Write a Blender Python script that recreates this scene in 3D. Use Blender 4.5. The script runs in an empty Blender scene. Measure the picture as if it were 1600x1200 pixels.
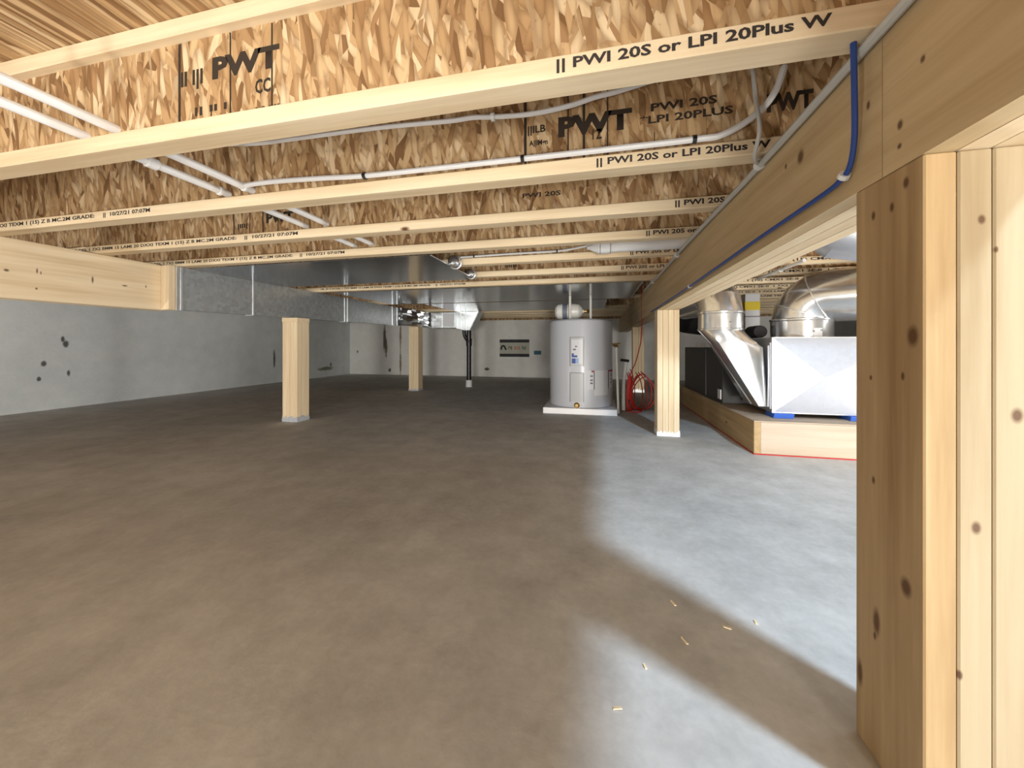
import bpy, bmesh, math, random
from mathutils import Vector, Matrix
random.seed(7)
S = bpy.context.scene
C = S.collection
PI = math.pi

# ------------------------------------------------------------------ camera, world, light, exposure
YAW = math.atan(131 / 575)                      # the beams run 12.8 degrees right of the lens axis
cam = bpy.data.objects.new('camera', bpy.data.cameras.new('camera'))
C.objects.link(cam)
cam.location = (0, 0, .688)
cam.rotation_euler = (PI / 2, 0, YAW)
cam.data.sensor_width = 36
cam.data.lens = 575 / 1600 * 36
cam.data.shift_y = -62 / 1600
cam.data.clip_start = .02
S.camera = cam

S.view_settings.view_transform = 'Standard'
S.view_settings.look = 'None'
S.view_settings.gamma = 1
S.view_settings.use_curve_mapping = False
S.view_settings.exposure = 0.0

w = bpy.data.worlds.new('world')
S.world = w
w.use_nodes = True
w.node_tree.nodes['Background'].inputs[0].default_value = (.86, .92, 1, 1)
w.node_tree.nodes['Background'].inputs[1].default_value = .35


def area(name, loc, target, size, energy, color):
    l = bpy.data.lights.new(name, 'AREA')
    l.shape = 'DISK'
    l.size = size
    l.energy = energy
    l.color = color
    o = bpy.data.objects.new(name, l)
    C.objects.link(o)
    o.location = loc
    o.rotation_euler = (Vector(target) - Vector(loc)).to_track_quat('-Z', 'Y').to_euler()
    return o


area('hatch_lamp', (1.41, .01, 2.25), (1.0, 1.3, 0), .20, 70, (.62, .81, 1.0))      # lamp in the room above the floor hatch
area('fill_light', (1.3, -6.0, .30), (-2.0, 2.5, .9), .80, 330, (1.0, .965, .90))      # big added fill, unseen, at the far end of the crawl space
area('fill_light', (.80, -1.6, .14), (-2.2, 2.5, 1.4), .25, 30, (1.0, .965, .90))      # added fill low behind the camera, right of the beam
area('fill_light', (-1.25, -.90, .08), (-.7, 1.5, 1.5), .25, 18, (1.0, .965, .91))      # unseen fill added to brighten the joist webs
area('fill_light', (2.2, -.80, .16), (-2.7, 2.7, 1.2), .25, 24, (1.0, .965, .91))      # added fill light low in the right bay
area('fill_light', (3.1, 1.9, .12), (-2.7, 2.7, 1.2), .45, 62, (1.0, .965, .91))      # unseen fill in the right bay, added to reach the left posts
area('fill_light', (-3.6, -.60, .10), (-4.6, 7.0, 1.6), .20, 28, (1.0, .97, .93))     # added fill for the left wall, low in the left bay

# ------------------------------------------------------------------ materials
MATS = {}


class NT:
    def __init__(self, name):
        self.m = bpy.data.materials.new(name)
        self.m.use_nodes = True
        self.t = self.m.node_tree
        self.b = self.t.nodes['Principled BSDF']
        MATS[name] = self.m

    def n(self, typ, **kw):
        x = self.t.nodes.new(typ)
        for k, v in kw.items():
            if k in ('operation', 'blend_type', 'data_type', 'feature', 'noise_dimensions', 'wave_type', 'bands_direction', 'interpolation_type', 'vector_type', 'distance'):
                setattr(x, k, v)
            else:
                x.inputs[k].default_value = v
        return x

    def l(self, a, b):
        self.t.links.new(a, b)

    def math(self, op, a, b=None, c=None):
        x = self.t.nodes.new('ShaderNodeMath')
        x.operation = op
        for i, v in enumerate((a, b, c)):
            if v is None:
                continue
            if hasattr(v, 'links'):
                self.l(v, x.inputs[i])
            else:
                x.inputs[i].default_value = v
        return x.outputs[0]

    def mix(self, f, a, b, blend='MIX'):
        x = self.t.nodes.new('ShaderNodeMix')
        x.data_type = 'RGBA'
        x.blend_type = blend
        for i, v in ((0, f), (6, a), (7, b)):
            if hasattr(v, 'links'):
                self.l(v, x.inputs[i])
            else:
                x.inputs[i].default_value = v if i == 0 else (*v, 1)
        return x.outputs[2]

    def coord(self, scale=(1, 1, 1), rot=(0, 0, 0), rnd=True):
        tc = self.t.nodes.new('ShaderNodeTexCoord')
        v = tc.outputs['Object']
        if rnd:
            oi = self.t.nodes.new('ShaderNodeObjectInfo')
            r = self.math('MULTIPLY', oi.outputs['Random'], 37.)
            cx = self.t.nodes.new('ShaderNodeCombineXYZ')
            for i in range(3):
                self.l(r, cx.inputs[i])
            a = self.t.nodes.new('ShaderNodeVectorMath')
            self.l(v, a.inputs[0])
            self.l(cx.outputs[0], a.inputs[1])
            v = a.outputs[0]
        mp = self.t.nodes.new('ShaderNodeMapping')
        mp.inputs['Scale'].default_value = scale
        mp.inputs['Rotation'].default_value = rot
        self.l(v, mp.inputs[0])
        return mp.outputs[0]

    def noise(self, v, scale, detail=3, rough=.55):
        x = self.n('ShaderNodeTexNoise', Scale=scale, Detail=detail, Roughness=rough)
        self.l(v, x.inputs['Vector'])
        return x.outputs['Fac']

    def ramp(self, f, stops):
        x = self.t.nodes.new('ShaderNodeValToRGB')
        e = x.color_ramp.elements
        while len(e) < len(stops):
            e.new(.5)
        for q, (p, c) in zip(e, stops):
            q.position = p
            q.color = (*c, 1)
        self.l(f, x.inputs[0])
        return x.outputs[0]

    def blot(self, xyz, ca, cb, ia, ib, ra, rb, soft=.5, wob=None):
        # mask of an elliptical mark at (ca, cb) in the object's own axes ia, ib
        a = self.math('DIVIDE', self.math('SUBTRACT', xyz.outputs[ia], ca), ra)
        b = self.math('DIVIDE', self.math('SUBTRACT', xyz.outputs[ib], cb), rb)
        d = self.math('SQRT', self.math('ADD', self.math('MULTIPLY', a, a), self.math('MULTIPLY', b, b)))
        if wob is not None:
            d = self.math('ADD', d, self.math('MULTIPLY', self.math('SUBTRACT', wob, .5), 1.2))
        mr = self.n('ShaderNodeMapRange')
        mr.inputs[1].default_value = 1 + soft * .5
        mr.inputs[2].default_value = 1 - soft * .5
        self.l(d, mr.inputs[0])
        return mr.outputs[0]


def plain(name, col, rough=.5, metal=0., spec=None, noise=0., nscale=20):
    k = NT(name)
    k.b.inputs['Roughness'].default_value = rough
    k.b.inputs['Metallic'].default_value = metal
    if noise:
        f = k.noise(k.coord(), nscale, 3)
        k.l(k.mix(f, [c * (1 - noise) for c in col], [min(1, c * (1 + noise)) for c in col]), k.b.inputs['Base Color'])
    else:
        k.b.inputs['Base Color'].default_value = (*col, 1)
    return k.m


def wood(name, axis, lo, hi, knots=.5, marks=(), mark_axes=(1, 2)):
    k = NT(name)
    sc = [15, 15, 15]
    sc[axis] = .8
    v = k.coord(sc)
    g = k.noise(v, 1.5, 5, .6)
    col = k.ramp(g, [(.28, lo), (.6, hi)])
    sc2 = [60, 60, 60]
    sc2[axis] = 1.2
    f = k.noise(k.coord(sc2), 1.2, 2)
    col = k.mix(k.math('MULTIPLY', f, .35), col, [c * .78 for c in lo])
    if knots:
        sk = [9, 9, 9]
        sk[axis] = 3.6
        vo = k.n('ShaderNodeTexVoronoi', Scale=1.0)
        k.l(k.coord(sk), vo.inputs['Vector'])
        sep = k.n('ShaderNodeSeparateColor')
        k.l(vo.outputs['Color'], sep.inputs[0])
        on = k.math('GREATER_THAN', sep.outputs[0], 1 - knots * .35)
        mr = k.n('ShaderNodeMapRange')
        mr.inputs[1].default_value = .105
        mr.inputs[2].default_value = .05
        k.l(vo.outputs['Distance'], mr.inputs[0])
        col = k.mix(k.math('MULTIPLY', on, mr.outputs[0]), col, (.13, .055, .02))
    if marks:
        tc = k.t.nodes.new('ShaderNodeTexCoord')
        s = k.t.nodes.new('ShaderNodeSeparateXYZ')
        k.l(tc.outputs['Object'], s.inputs[0])
        for (ca, cb, ra, rb) in marks:
            m = k.blot(s, ca, cb, mark_axes[0], mark_axes[1], ra, rb, .8)
            col = k.mix(k.math('MULTIPLY', m, .85), col, (.075, .028, .01))
    k.l(col, k.b.inputs['Base Color'])
    k.b.inputs['Roughness'].default_value = .62
    k.b.inputs['Specular IOR Level'].default_value = .25
    bp = k.n('ShaderNodeBump', Strength=.12, Distance=.002)
    k.l(f, bp.inputs['Height'])
    k.l(bp.outputs[0], k.b.inputs['Normal'])
    return k.m


PALE_LO, PALE_HI = (.66, .49, .29), (.84, .70, .49)
wood('pale_wood_x', 0, PALE_LO, PALE_HI, .35)
wood('pale_wood_y', 1, PALE_LO, PALE_HI, .35)
wood('pale_wood_z', 2, PALE_LO, PALE_HI, .5)
wood('beam_shade_wood', 1, (.44, .31, .16), (.60, .46, .27), .75,  # face ply toned darker: the shade of its left side is in the colour
     [(y - 3, z - .955, p, q) for y, z, p, q in [(.956, 1.112, .012, .014), (1.022, 1.121, .005, .006), (.677, 1.022, .005, .007), (.678, .99, .004, .004), (.637, 1.092, .004, .005), (.744, 1.094, .004, .007)]])
wood('post_shade_wood', 2, (.29, .18, .08), (.48, .34, .18), .15,  # shade on the post's left side is put into this brown
     [(y - .704, z, p, q) for y, z, p, q in [(.653, .70, .009, .014), (.665, .326, .009, .013), (.724, .231, .007, .02), (.728, .205, .003, .006), (.763, .114, .006, .02),
      (.731, .462, .003, .006), (.665, .929, .005, .008), (.692, .902, .004, .007), (.731, .902, .004, .007), (.671, .64, .003, .006), (.737, .632, .003, .004)]])
wood('post_wood_front', 2, (.31, .23, .13), (.43, .345, .225), .2,
     [(x - .528, z, p, q) for x, z, p, q in [(.509, .436, .005, .008), (.515, .859, .004, .006), (.531, .817, .002, .004), (.553, .592, .006, .009), (.491, .23, .003, .006), (.575, .55, .006, .01)]], (0, 2))


def osb():
    k = NT('strand_board')
    tc = k.coord()
    wob = k.n('ShaderNodeTexNoise', Scale=6, Detail=2)
    k.l(tc, wob.inputs['Vector'])
    cols, edges = [], []
    for a, sx, sz in ((.14, 62, 12), (-.26, 48, 10), (.55, 50, 15)):
        mp = k.t.nodes.new('ShaderNodeMapping')
        mp.inputs['Rotation'].default_value = (0, a, 0)
        k.l(tc, mp.inputs[0])
        mp2 = k.t.nodes.new('ShaderNodeMapping')
        mp2.inputs['Scale'].default_value = (sx, 2, sz)
        k.l(mp.outputs[0], mp2.inputs[0])
        ad = k.t.nodes.new('ShaderNodeVectorMath')
        ad.operation = 'MULTIPLY_ADD'
        ad.inputs[1].default_value = (.9, .9, .9)
        k.l(wob.outputs['Color'], ad.inputs[0])
        k.l(mp2.outputs[0], ad.inputs[2])
        vo = k.n('ShaderNodeTexVoronoi', Scale=1.0)
        k.l(ad.outputs[0], vo.inputs['Vector'])
        sp = k.n('ShaderNodeSeparateColor')
        k.l(vo.outputs['Color'], sp.inputs[0])
        cols.append(sp)
        edges.append(vo.outputs['Distance'])
    f = k.math('GREATER_THAN', cols[0].outputs[1], .55)
    g = k.math('GREATER_THAN', cols[1].outputs[1], .62)

    def sel(a, b, f):
        return k.math('ADD', k.math('MULTIPLY', a, k.math('SUBTRACT', 1, f)), k.math('MULTIPLY', b, f))
    v = sel(sel(cols[2].outputs[0], cols[1].outputs[0], g), cols[0].outputs[0], f)
    d = sel(sel(edges[2], edges[1], g), edges[0], f)
    col = k.ramp(v, [(.02, (.15, .07, .025)), (.15, (.34, .19, .085)), (.42, (.53, .345, .17)), (.75, (.67, .48, .27)), (1, (.83, .67, .44))])
    gr = k.noise(k.coord((120, 20, 9)), 1., 3)
    col = k.mix(k.math('MULTIPLY', gr, .5), col, (.36, .22, .105))
    sp_ = k.noise(k.coord((55, 20, 22)), 1., 4, .7)
    mq = k.n('ShaderNodeMapRange')
    mq.inputs[1].default_value = .60
    mq.inputs[2].default_value = .74
    k.l(sp_, mq.inputs[0])
    col = k.mix(k.math('MULTIPLY', mq.outputs[0], .6), col, (.13, .065, .03))
    mr = k.n('ShaderNodeMapRange')
    mr.inputs[1].default_value = .45
    mr.inputs[2].default_value = .75
    k.l(d, mr.inputs[0])
    col = k.mix(k.math('MULTIPLY', mr.outputs[0], .5), col, (.16, .075, .025))
    k.l(col, k.b.inputs['Base Color'])
    k.b.inputs['Roughness'].default_value = .6
    k.b.inputs['Specular IOR Level'].default_value = .3
    bp = k.n('ShaderNodeBump', Strength=.35, Distance=.004)
    k.l(v, bp.inputs['Height'])
    k.l(bp.outputs[0], k.b.inputs['Normal'])


osb()


def concrete(name, lo, hi, spots=(), axes=(0, 2), rough=.8, bump=.25, sc=1.):
    k = NT(name)
    v = k.coord(rnd=False)
    a = k.noise(v, 1.1 * sc, 6, .62)
    b = k.noise(v, 7 * sc, 5, .65)
    c = k.noise(v, 45 * sc, 3, .6)
    f = k.math('ADD', k.math('ADD', k.math('MULTIPLY', a, .5), k.math('MULTIPLY', b, .36)), k.math('MULTIPLY', c, .14))
    col = k.ramp(f, [(.36, lo), (.62, hi)])
    if spots:
        tc = k.t.nodes.new('ShaderNodeTexCoord')
        s = k.t.nodes.new('ShaderNodeSeparateXYZ')
        k.l(tc.outputs['Object'], s.inputs[0])
        wv = k.noise(v, 14, 3)
        for (ca, cb, ra, rb, cc) in spots:
            col = k.mix(k.math('MULTIPLY', k.blot(s, ca, cb, axes[0], axes[1], ra, rb, .6, wv), .9), col, cc)
    k.l(col, k.b.inputs['Base Color'])
    k.b.inputs['Roughness'].default_value = rough
    k.b.inputs['Specular IOR Level'].default_value = .3
    bp = k.n('ShaderNodeBump', Strength=bump, Distance=.006)
    k.l(k.math('ADD', b, k.math('MULTIPLY', c, .5)), bp.inputs['Height'])
    k.l(bp.outputs[0], k.b.inputs['Normal'])


DK, BR = (.05, .045, .04), (.20, .12, .05)
concrete('floor_concrete', (.41, .403, .388), (.68, .673, .656), rough=.72, bump=.12)
concrete('wall_left_concrete', (.52, .55, .56), (.64, .67, .67),
         [(2.815, .69, .024, .036, DK), (2.79, .745, .013, .03, DK), (2.649, .489, .022, .03, DK), (2.835, .375, .014, .032, DK), (2.617, .332, .015, .022, DK),
          (5.465, .437, .02, .15, DK), (6.18, .55, .02, .12, DK), (6.1, .36, .05, .06, DK), (6.75, .17, .2, .04, (.16, .17, .12)), (6.9, .25, .03, .05, BR)], (1, 2), bump=.3)
concrete('wall_back_concrete', (.70, .70, .67), (.82, .82, .79),
         [(-4.70, .85, .035, .30, (.10, .075, .04)), (-4.66, .62, .03, .2, (.12, .09, .05)), (-4.30, .9, .022, .2, BR), (-4.30, .28, .022, .26, BR), (-4.3, .6, .01, .5, (.3, .26, .16)),
          (-4.57, .10, .03, .04, DK), (-2.27, .16, .05, .03, DK), (-5.4, .52, .02, .03, (.25, .07, .05))], (0, 2), bump=.3)
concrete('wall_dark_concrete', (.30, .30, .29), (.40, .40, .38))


def galv(name, rough, col=(.66, .68, .70), metal=.9, spangle=.12, bump=0., bscale=4):
    k = NT(name)
    v = k.coord()
    vo = k.n('ShaderNodeTexVoronoi', Scale=38)
    k.l(v, vo.inputs['Vector'])
    sp = k.n('ShaderNodeSeparateColor')
    k.l(vo.outputs['Color'], sp.inputs[0])
    k.l(k.mix(sp.outputs[0], [c * (1 - spangle) for c in col], [min(1, c * (1 + spangle)) for c in col]), k.b.inputs['Base Color'])
    k.b.inputs['Metallic'].default_value = metal
    k.b.inputs['Roughness'].default_value = rough
    if bump:
        bp = k.n('ShaderNodeBump', Strength=bump, Distance=.02)
        k.l(k.noise(v, bscale, 2), bp.inputs['Height'])
        k.l(bp.outputs[0], k.b.inputs['Normal'])


galv('duct_metal', .36, (.62, .66, .69), .8, bump=.10, bscale=2.2)
galv('pan_metal', .16, (.40, .41, .43), .95, .05, .06, 2)
galv('bright_metal', .22, (.74, .76, .78), .92, .05)
galv('plenum_metal', .44, (.43, .45, .50), .7, .03)
galv('cleat_metal', .28, (.86, .88, .90), .8, .03)
galv('crinkle_metal', .16, (.82, .84, .86), .95, .05)
plain('dull_metal', (.28, .29, .30), .5, .5, noise=.1)
plain('white_plastic', (.80, .80, .80), .38)
plain('cable_white', (.78, .78, .78), .45)
plain('cable_grey', (.50, .50, .47), .5)
plain('cable_blue', (.015, .055, .26), .45)
plain('cord_red', (.50, .025, .02), .5)
wood('left_beam_wood', 1, PALE_LO, PALE_HI, .1, [(y, z - .91, p, q) for y, z, p, q in [(1.167, 1.039, .008, .006), (1.265, 1.055, .003, .012), (1.278, 1.047, .002, .008), (1.263, .966, .004, .005), (1.473, 1.046, .004, .018), (1.616, 1.035, .012, .004), (1.721, 1.046, .003, .008)]])
plain('ink', (.028, .022, .02), .7)
plain('ink_web', (.03, .02, .012), .8)
plain('black_plastic', (.012, .012, .013), .32)
plain('black_rubber', (.02, .02, .022), .8)
plain('tank_grey', (.57, .59, .64), .28)
plain('panel_grey', (.52, .53, .55), .35)
plain('seam_grey', (.20, .20, .21), .6)
plain('label_white', (.72, .73, .76), .35)
plain('label_blue', (.05, .10, .36), .4)
plain('label_light_blue', (.32, .45, .70), .4)
plain('label_red', (.42, .05, .06), .5)
plain('label_dark', (.10, .09, .11), .5)
plain('label_yellow', (.80, .62, .03), .5)
plain('label_slate', (.16, .18, .24), .5)
plain('cream_enamel', (.78, .77, .72), .3)
plain('brass', (.45, .30, .12), .35, .85)
plain('foam_blue', (.035, .12, .50), .8)
plain('foam_red', (.50, .03, .03), .8)
plain('furnace_dark', (.055, .055, .055), .55, .2, noise=.15)
plain('membrane', (.42, .44, .47), .6, noise=.4, nscale=60)
plain('foil_white', (.86, .86, .88), .35, .2)
plain('sign_cream', (.46, .46, .40), .7)
plain('sign_black', (.012, .012, .014), .6)
plain('sign_olive', (.12, .12, .03), .6)
plain('sign_orange', (.50, .16, .05), .6)
plain('tag_blue', (.035, .13, .20), .6)
plain('wood_chip_tan', (.80, .66, .45), .7)
wood('weathered_wood', 0, (.24, .17, .10), (.40, .30, .19), .3)
wood('platform_wood', 0, (.46, .35, .25), (.58, .47, .36), .3)
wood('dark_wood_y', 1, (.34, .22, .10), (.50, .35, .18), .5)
M = MATS


# ------------------------------------------------------------------ mesh builder
class MB:
    def __init__(self):
        self.v, self.f = [], []

    def add(self, vs, fs):
        o = len(self.v)
        self.v += [tuple(p) for p in vs]
        self.f += [tuple(i + o for i in q) for q in fs]
        return self

    def box(self, a, b, ch=0.):
        (x0, y0, z0), (x1, y1, z1) = a, b
        if ch <= 0:
            vs = [(x, y, z) for z in (z0, z1) for y in (y0, y1) for x in (x0, x1)]
            return self.add(vs, [(0, 2, 3, 1), (4, 5, 7, 6), (0, 1, 5, 4), (2, 6, 7, 3), (0, 4, 6, 2), (1, 3, 7, 5)])
        bm = bmesh.new()
        bmesh.ops.create_cube(bm, size=1)
        for q in bm.verts:
            q.co = Vector(((x0 + x1) / 2 + q.co.x * (x1 - x0), (y0 + y1) / 2 + q.co.y * (y1 - y0), (z0 + z1) / 2 + q.co.z * (z1 - z0)))
        bmesh.ops.bevel(bm, geom=bm.edges[:], offset=ch, segments=1, affect='EDGES')
        bm.verts.index_update()
        self.add([q.co for q in bm.verts], [[q.index for q in f.verts] for f in bm.faces])
        bm.free()
        return self

    def hexa(self, p):                      # 8 corners, bottom four then top four
        return self.add(p, [(3, 2, 1, 0), (4, 5, 6, 7), (0, 1, 5, 4), (1, 2, 6, 5), (2, 3, 7, 6), (3, 0, 4, 7)])

    def loft(self, rings, caps=True, closed=False):
        n = len(rings[0])
        vs = [p for r in rings for p in r]
        fs = []
        m = len(rings)
        for i in range(m if closed else m - 1):
            j = (i + 1) % m
            for k in range(n):
                fs.append((i * n + k, i * n + (k + 1) % n, j * n + (k + 1) % n, j * n + k))
        if caps and not closed:
            fs.append(tuple(reversed(range(n))))
            fs.append(tuple((m - 1) * n + k for k in range(n)))
        return self.add(vs, fs)

    def tube(self, pts, r, n=10, caps=True, smooth=0, closed=False):
        P = [Vector(p) for p in pts]
        if smooth:
            P = catmull(P, smooth)
        t0 = (P[1] - P[0]).normalized()
        up = Vector((0, 0, 1)) if abs(t0.z) < .9 else Vector((0, 1, 0))
        nn = (up - t0 * up.dot(t0)).normalized()
        rings = []
        for i, p in enumerate(P):
            a = P[max(i - 1, 0)]
            b = P[min(i + 1, len(P) - 1)]
            t = (b - a).normalized()
            nn = (nn - t * nn.dot(t)).normalized()
            bb = t.cross(nn)
            rr = r(i / (len(P) - 1)) if callable(r) else r
            rings.append([p + (nn * math.cos(2 * PI * k / n) + bb * math.sin(2 * PI * k / n)) * rr for k in range(n)])
        return self.loft(rings, caps, closed)

    def lathe(self, prof, c, axis=(0, 0, 1), n=24):   # prof: (radius, height) pairs along the axis from point c
        ax = Vector(axis).normalized()
        u = (Vector((1, 0, 0)) if abs(ax.x) < .9 else Vector((0, 1, 0)))
        u = (u - ax * u.dot(ax)).normalized()
        vv = ax.cross(u)
        c = Vector(c)
        return self.loft([[c + ax * hh + (u * math.cos(2 * PI * k / n) + vv * math.sin(2 * PI * k / n)) * max(rr, 1e-4) for k in range(n)] for rr, hh in prof])

    def patch(self, c, r, a0, a1, z0, z1, th=.003, n=6):   # panel bent round an upright cylinder; angles in degrees from -Y
        def q(a, rr, z):
            a = math.radians(a)
            return (c[0] + rr * math.sin(a), c[1] - rr * math.cos(a), z)
        rings = []
        for i in range(n + 1):
            a = a0 + (a1 - a0) * i / n
            rings.append([q(a, r - .002, z0), q(a, r + th, z0), q(a, r + th, z1), q(a, r - .002, z1)])
        return self.loft(rings)

    def mesh(self, name, mat, off=(0, 0, 0), angle=30):
        me = bpy.data.meshes.new(name)
        me.from_pydata([(p[0] - off[0], p[1] - off[1], p[2] - off[2]) for p in self.v], [], self.f)
        bm = bmesh.new()
        bm.from_mesh(me)
        bmesh.ops.recalc_face_normals(bm, faces=bm.faces[:])
        bm.to_mesh(me)
        bm.free()
        me.materials.append(M[mat] if isinstance(mat, str) else mat)
        for p in me.polygons:
            p.use_smooth = True
        me.set_sharp_from_angle(angle=math.radians(angle))
        return me

    def build(self, name, mat, parent=None, angle=30, **kw):
        off = wloc(parent) if parent is not None else kw.pop('loc', (0, 0, 0))
        me = self.mesh(name, mat, off, angle)
        o = bpy.data.objects.new(name, me)
        C.objects.link(o)
        if parent is not None:
            o.parent = parent
        else:
            o.location = off
        for k, v in kw.items():
            o[k] = v
        return o


def wloc(o):
    p = Vector((0, 0, 0))
    while o is not None:
        p += o.location
        o = o.parent
    return p


def catmull(P, k):
    out = []
    for i in range(len(P) - 1):
        a, b, c, d = P[max(i - 1, 0)], P[i], P[i + 1], P[min(i + 2, len(P) - 1)]
        for j in range(k):
            t = j / k
            out.append(.5 * ((2 * b) + (c - a) * t + (2 * a - 5 * b + 4 * c - d) * t * t + (3 * b - a - 3 * c + d) * t ** 3))
    out.append(P[-1])
    return out


def thing(name, loc, label, cat, group=None):
    o = bpy.data.objects.new(name, None)
    C.objects.link(o)
    o.location = loc
    o.empty_display_size = .05
    o['label'] = label
    o['category'] = cat
    if group:
        o['group'] = group
    return o


def tag(o, label, cat, group=None):
    o['label'] = label
    o['category'] = cat
    if group:
        o['group'] = group
    return o


def struct(mb, name, mat, parent=None):
    o = mb.build(name, mat, parent)
    if parent is None:
        o['kind'] = 'structure'
    return o


FONT_CACHE = {}


def print_mesh(text, width, height, mat='ink', bold=0.0):
    key = (text, round(width, 3), round(height, 4), mat, bold)
    if key in FONT_CACHE:
        return FONT_CACHE[key]
    cu = bpy.data.curves.new('print', 'FONT')
    cu.body = text
    cu.size = 1
    cu.offset = bold
    cu.resolution_u = 2
    ob = bpy.data.objects.new('print', cu)
    C.objects.link(ob)
    dg = bpy.context.evaluated_depsgraph_get()
    me = bpy.data.meshes.new_from_object(ob.evaluated_get(dg))
    C.objects.unlink(ob)
    bpy.data.objects.remove(ob)
    xs = [q.co.x for q in me.vertices]
    ys = [q.co.y for q in me.vertices]
    sx, sy = width / (max(xs) - min(xs)), height / (max(ys) - min(ys))
    x0, y0 = min(xs), min(ys)
    for q in me.vertices:
        q.co = Vector(((q.co.x - x0) * sx, 0, (q.co.y - y0) * sy))      # stands in the XZ plane, read from -Y
    me.materials.clear()
    me.materials.append(M[mat])
    me.name = 'stamp'
    FONT_CACHE[key] = me
    return me


def put_print(name, me, parent, pos):        # flat print; its letters are too small to take apart
    o = bpy.data.objects.new(name, me)
    C.objects.link(o)
    o.parent = parent
    o.location = Vector(pos) - wloc(parent)
    o['kind'] = 'stuff'
    return o


# ------------------------------------------------------------------ setting
JD = .300                                       # joist depth
ZT = 1.197                                      # underside of the joists
XL, XR, YF, YB = -5.6, 3.4, -7.0, 7.54
struct(MB().box((XL - .2, YF - .2, -.12), (XR + .2, YB + .2, 0)), 'floor', 'floor_concrete')
struct(MB().box((XL - .2, YF, 0), (XL, YB, ZT)), 'wall_left', 'wall_left_concrete')
struct(MB().box((XL - .2, YB, 0), (XR + .2, YB + .2, ZT)), 'wall_back', 'wall_back_concrete')
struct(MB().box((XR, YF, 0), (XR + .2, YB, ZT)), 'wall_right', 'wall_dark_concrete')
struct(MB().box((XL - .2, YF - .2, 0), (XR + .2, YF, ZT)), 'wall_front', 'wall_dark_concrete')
# subfloor with the hatch opening to the right of the beam
HX0, HX1, HY0, HY1 = .70, 2.5, -1.0, 1.85
cm = MB()
for a, b in (((XL - .2, YF - .2), (HX0, YB + .2)), ((HX1, YF - .2), (XR + .2, YB + .2)), ((HX0, YF - .2), (HX1, HY0)), ((HX0, HY1), (HX1, YB + .2))):
    cm.box((*a, ZT + JD), (*b, ZT + JD + .02))
struct(cm, 'ceiling', 'strand_board')
rm = MB().box((XL - .2, YB, ZT), (XR + .2, YB + .04, ZT + JD)).box((XL - .2, YF - .2, ZT), (XR + .2, YF - .1, ZT + JD))
rm.box((XL - .2, YF, ZT), (XL - .1, YB, ZT + JD)).box((XR + .1, YF, ZT), (XR + .2, YB, ZT + JD))
struct(rm, 'trim_1', 'strand_board')
hm = MB().box((HX0 - .04, YF, ZT + .001), (HX0, HY1 + .04, ZT + JD - .001)).box((HX1, HY0, ZT), (HX1 + .04, HY1 + .04, ZT + JD - .001))  # unseen left board added to stop hatch light leaking over the beam
hm.box((HX0, HY1, ZT), (HX1, HY1 + .04, ZT + JD - .001)).box((HX0, HY0 - .04, ZT), (HX1, HY0, ZT + JD - .001))
struct(hm, 'trim_2', 'pale_wood_y')

# ------------------------------------------------------------------ joists
JY = {1: .763, 2: 1.163, 3: 1.551, 4: 1.918, 5: 2.291, 6: 2.716, 7: 3.126, 8: 3.50, 9: 3.88, 10: 4.259, 11: 4.64, 12: 5.02, 13: 5.40, 14: 5.79, 15: 6.18, 16: 6.57, 17: 6.95}
FW, FH = .060, .042


def joist_meshes(x0, x1, off_y=0.):
    L0, L1 = x0, x1
    bf = MB().box((L0, -FW, 0), (L1, 0, FH), .0025).mesh('bottom_flange', 'pale_wood_x')
    wb = MB().box((L0, -FW / 2 - .006, FH - .006), (L1, -FW / 2 + .006, JD - FH + .006)).mesh('web', 'strand_board')
    tf = MB().box((L0, -FW, JD - FH), (L1, 0, JD), .0025).mesh('top_flange', 'pale_wood_x')
    return bf, wb, tf


def joist(name, ms, x, y, label, group):
    r = thing(name, (x, y, ZT), label, 'joist', group)
    for nm, me in zip(('bottom_flange', 'web', 'top_flange'), ms):
        o = bpy.data.objects.new(nm, me)
        C.objects.link(o)
        o.parent = r
    return r


LEFT = joist_meshes(XL + .02 + 1.2, .655 + 1.2)      # local x runs from the joist's own base at x = -1.2
JL = {
    1: 'nearest I-joist overhead, broad pale flange with big black stamp at its upper right',
    2: 'second I-joist back, white cable stapled along its bottom flange',
    3: 'third I-joist back, stamp ending just left of two white pipes',
    4: 'fourth I-joist back, running along the front edge of the sheet metal pan',
    5: 'fifth I-joist back, in front of which the fat white vent pipe runs',
    6: 'sixth I-joist back, first one behind the fat white vent pipe',
    7: 'seventh I-joist back, dated stamp showing above the crinkled duct elbow',
    8: 'eighth I-joist back, first one above the long rear sheet metal pan',
    9: 'ninth I-joist back, above the middle of the long rear pan',
    10: 'tenth I-joist back, narrow strip just above the white expansion tank',
}
J = {}
for n, y in JY.items():
    if n in (8, 9, 11, 12):
        continue
    lab = JL.get(n, 'dim far I-joist, %s visible in front of the back concrete wall' % {13: 'fifth', 14: 'fourth', 15: 'third', 16: 'second', 17: 'first'}.get(n, 'one'))
    J[n] = joist('i_joist', LEFT, -1.2, y, lab, 'I-joists over the left bay')

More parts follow.
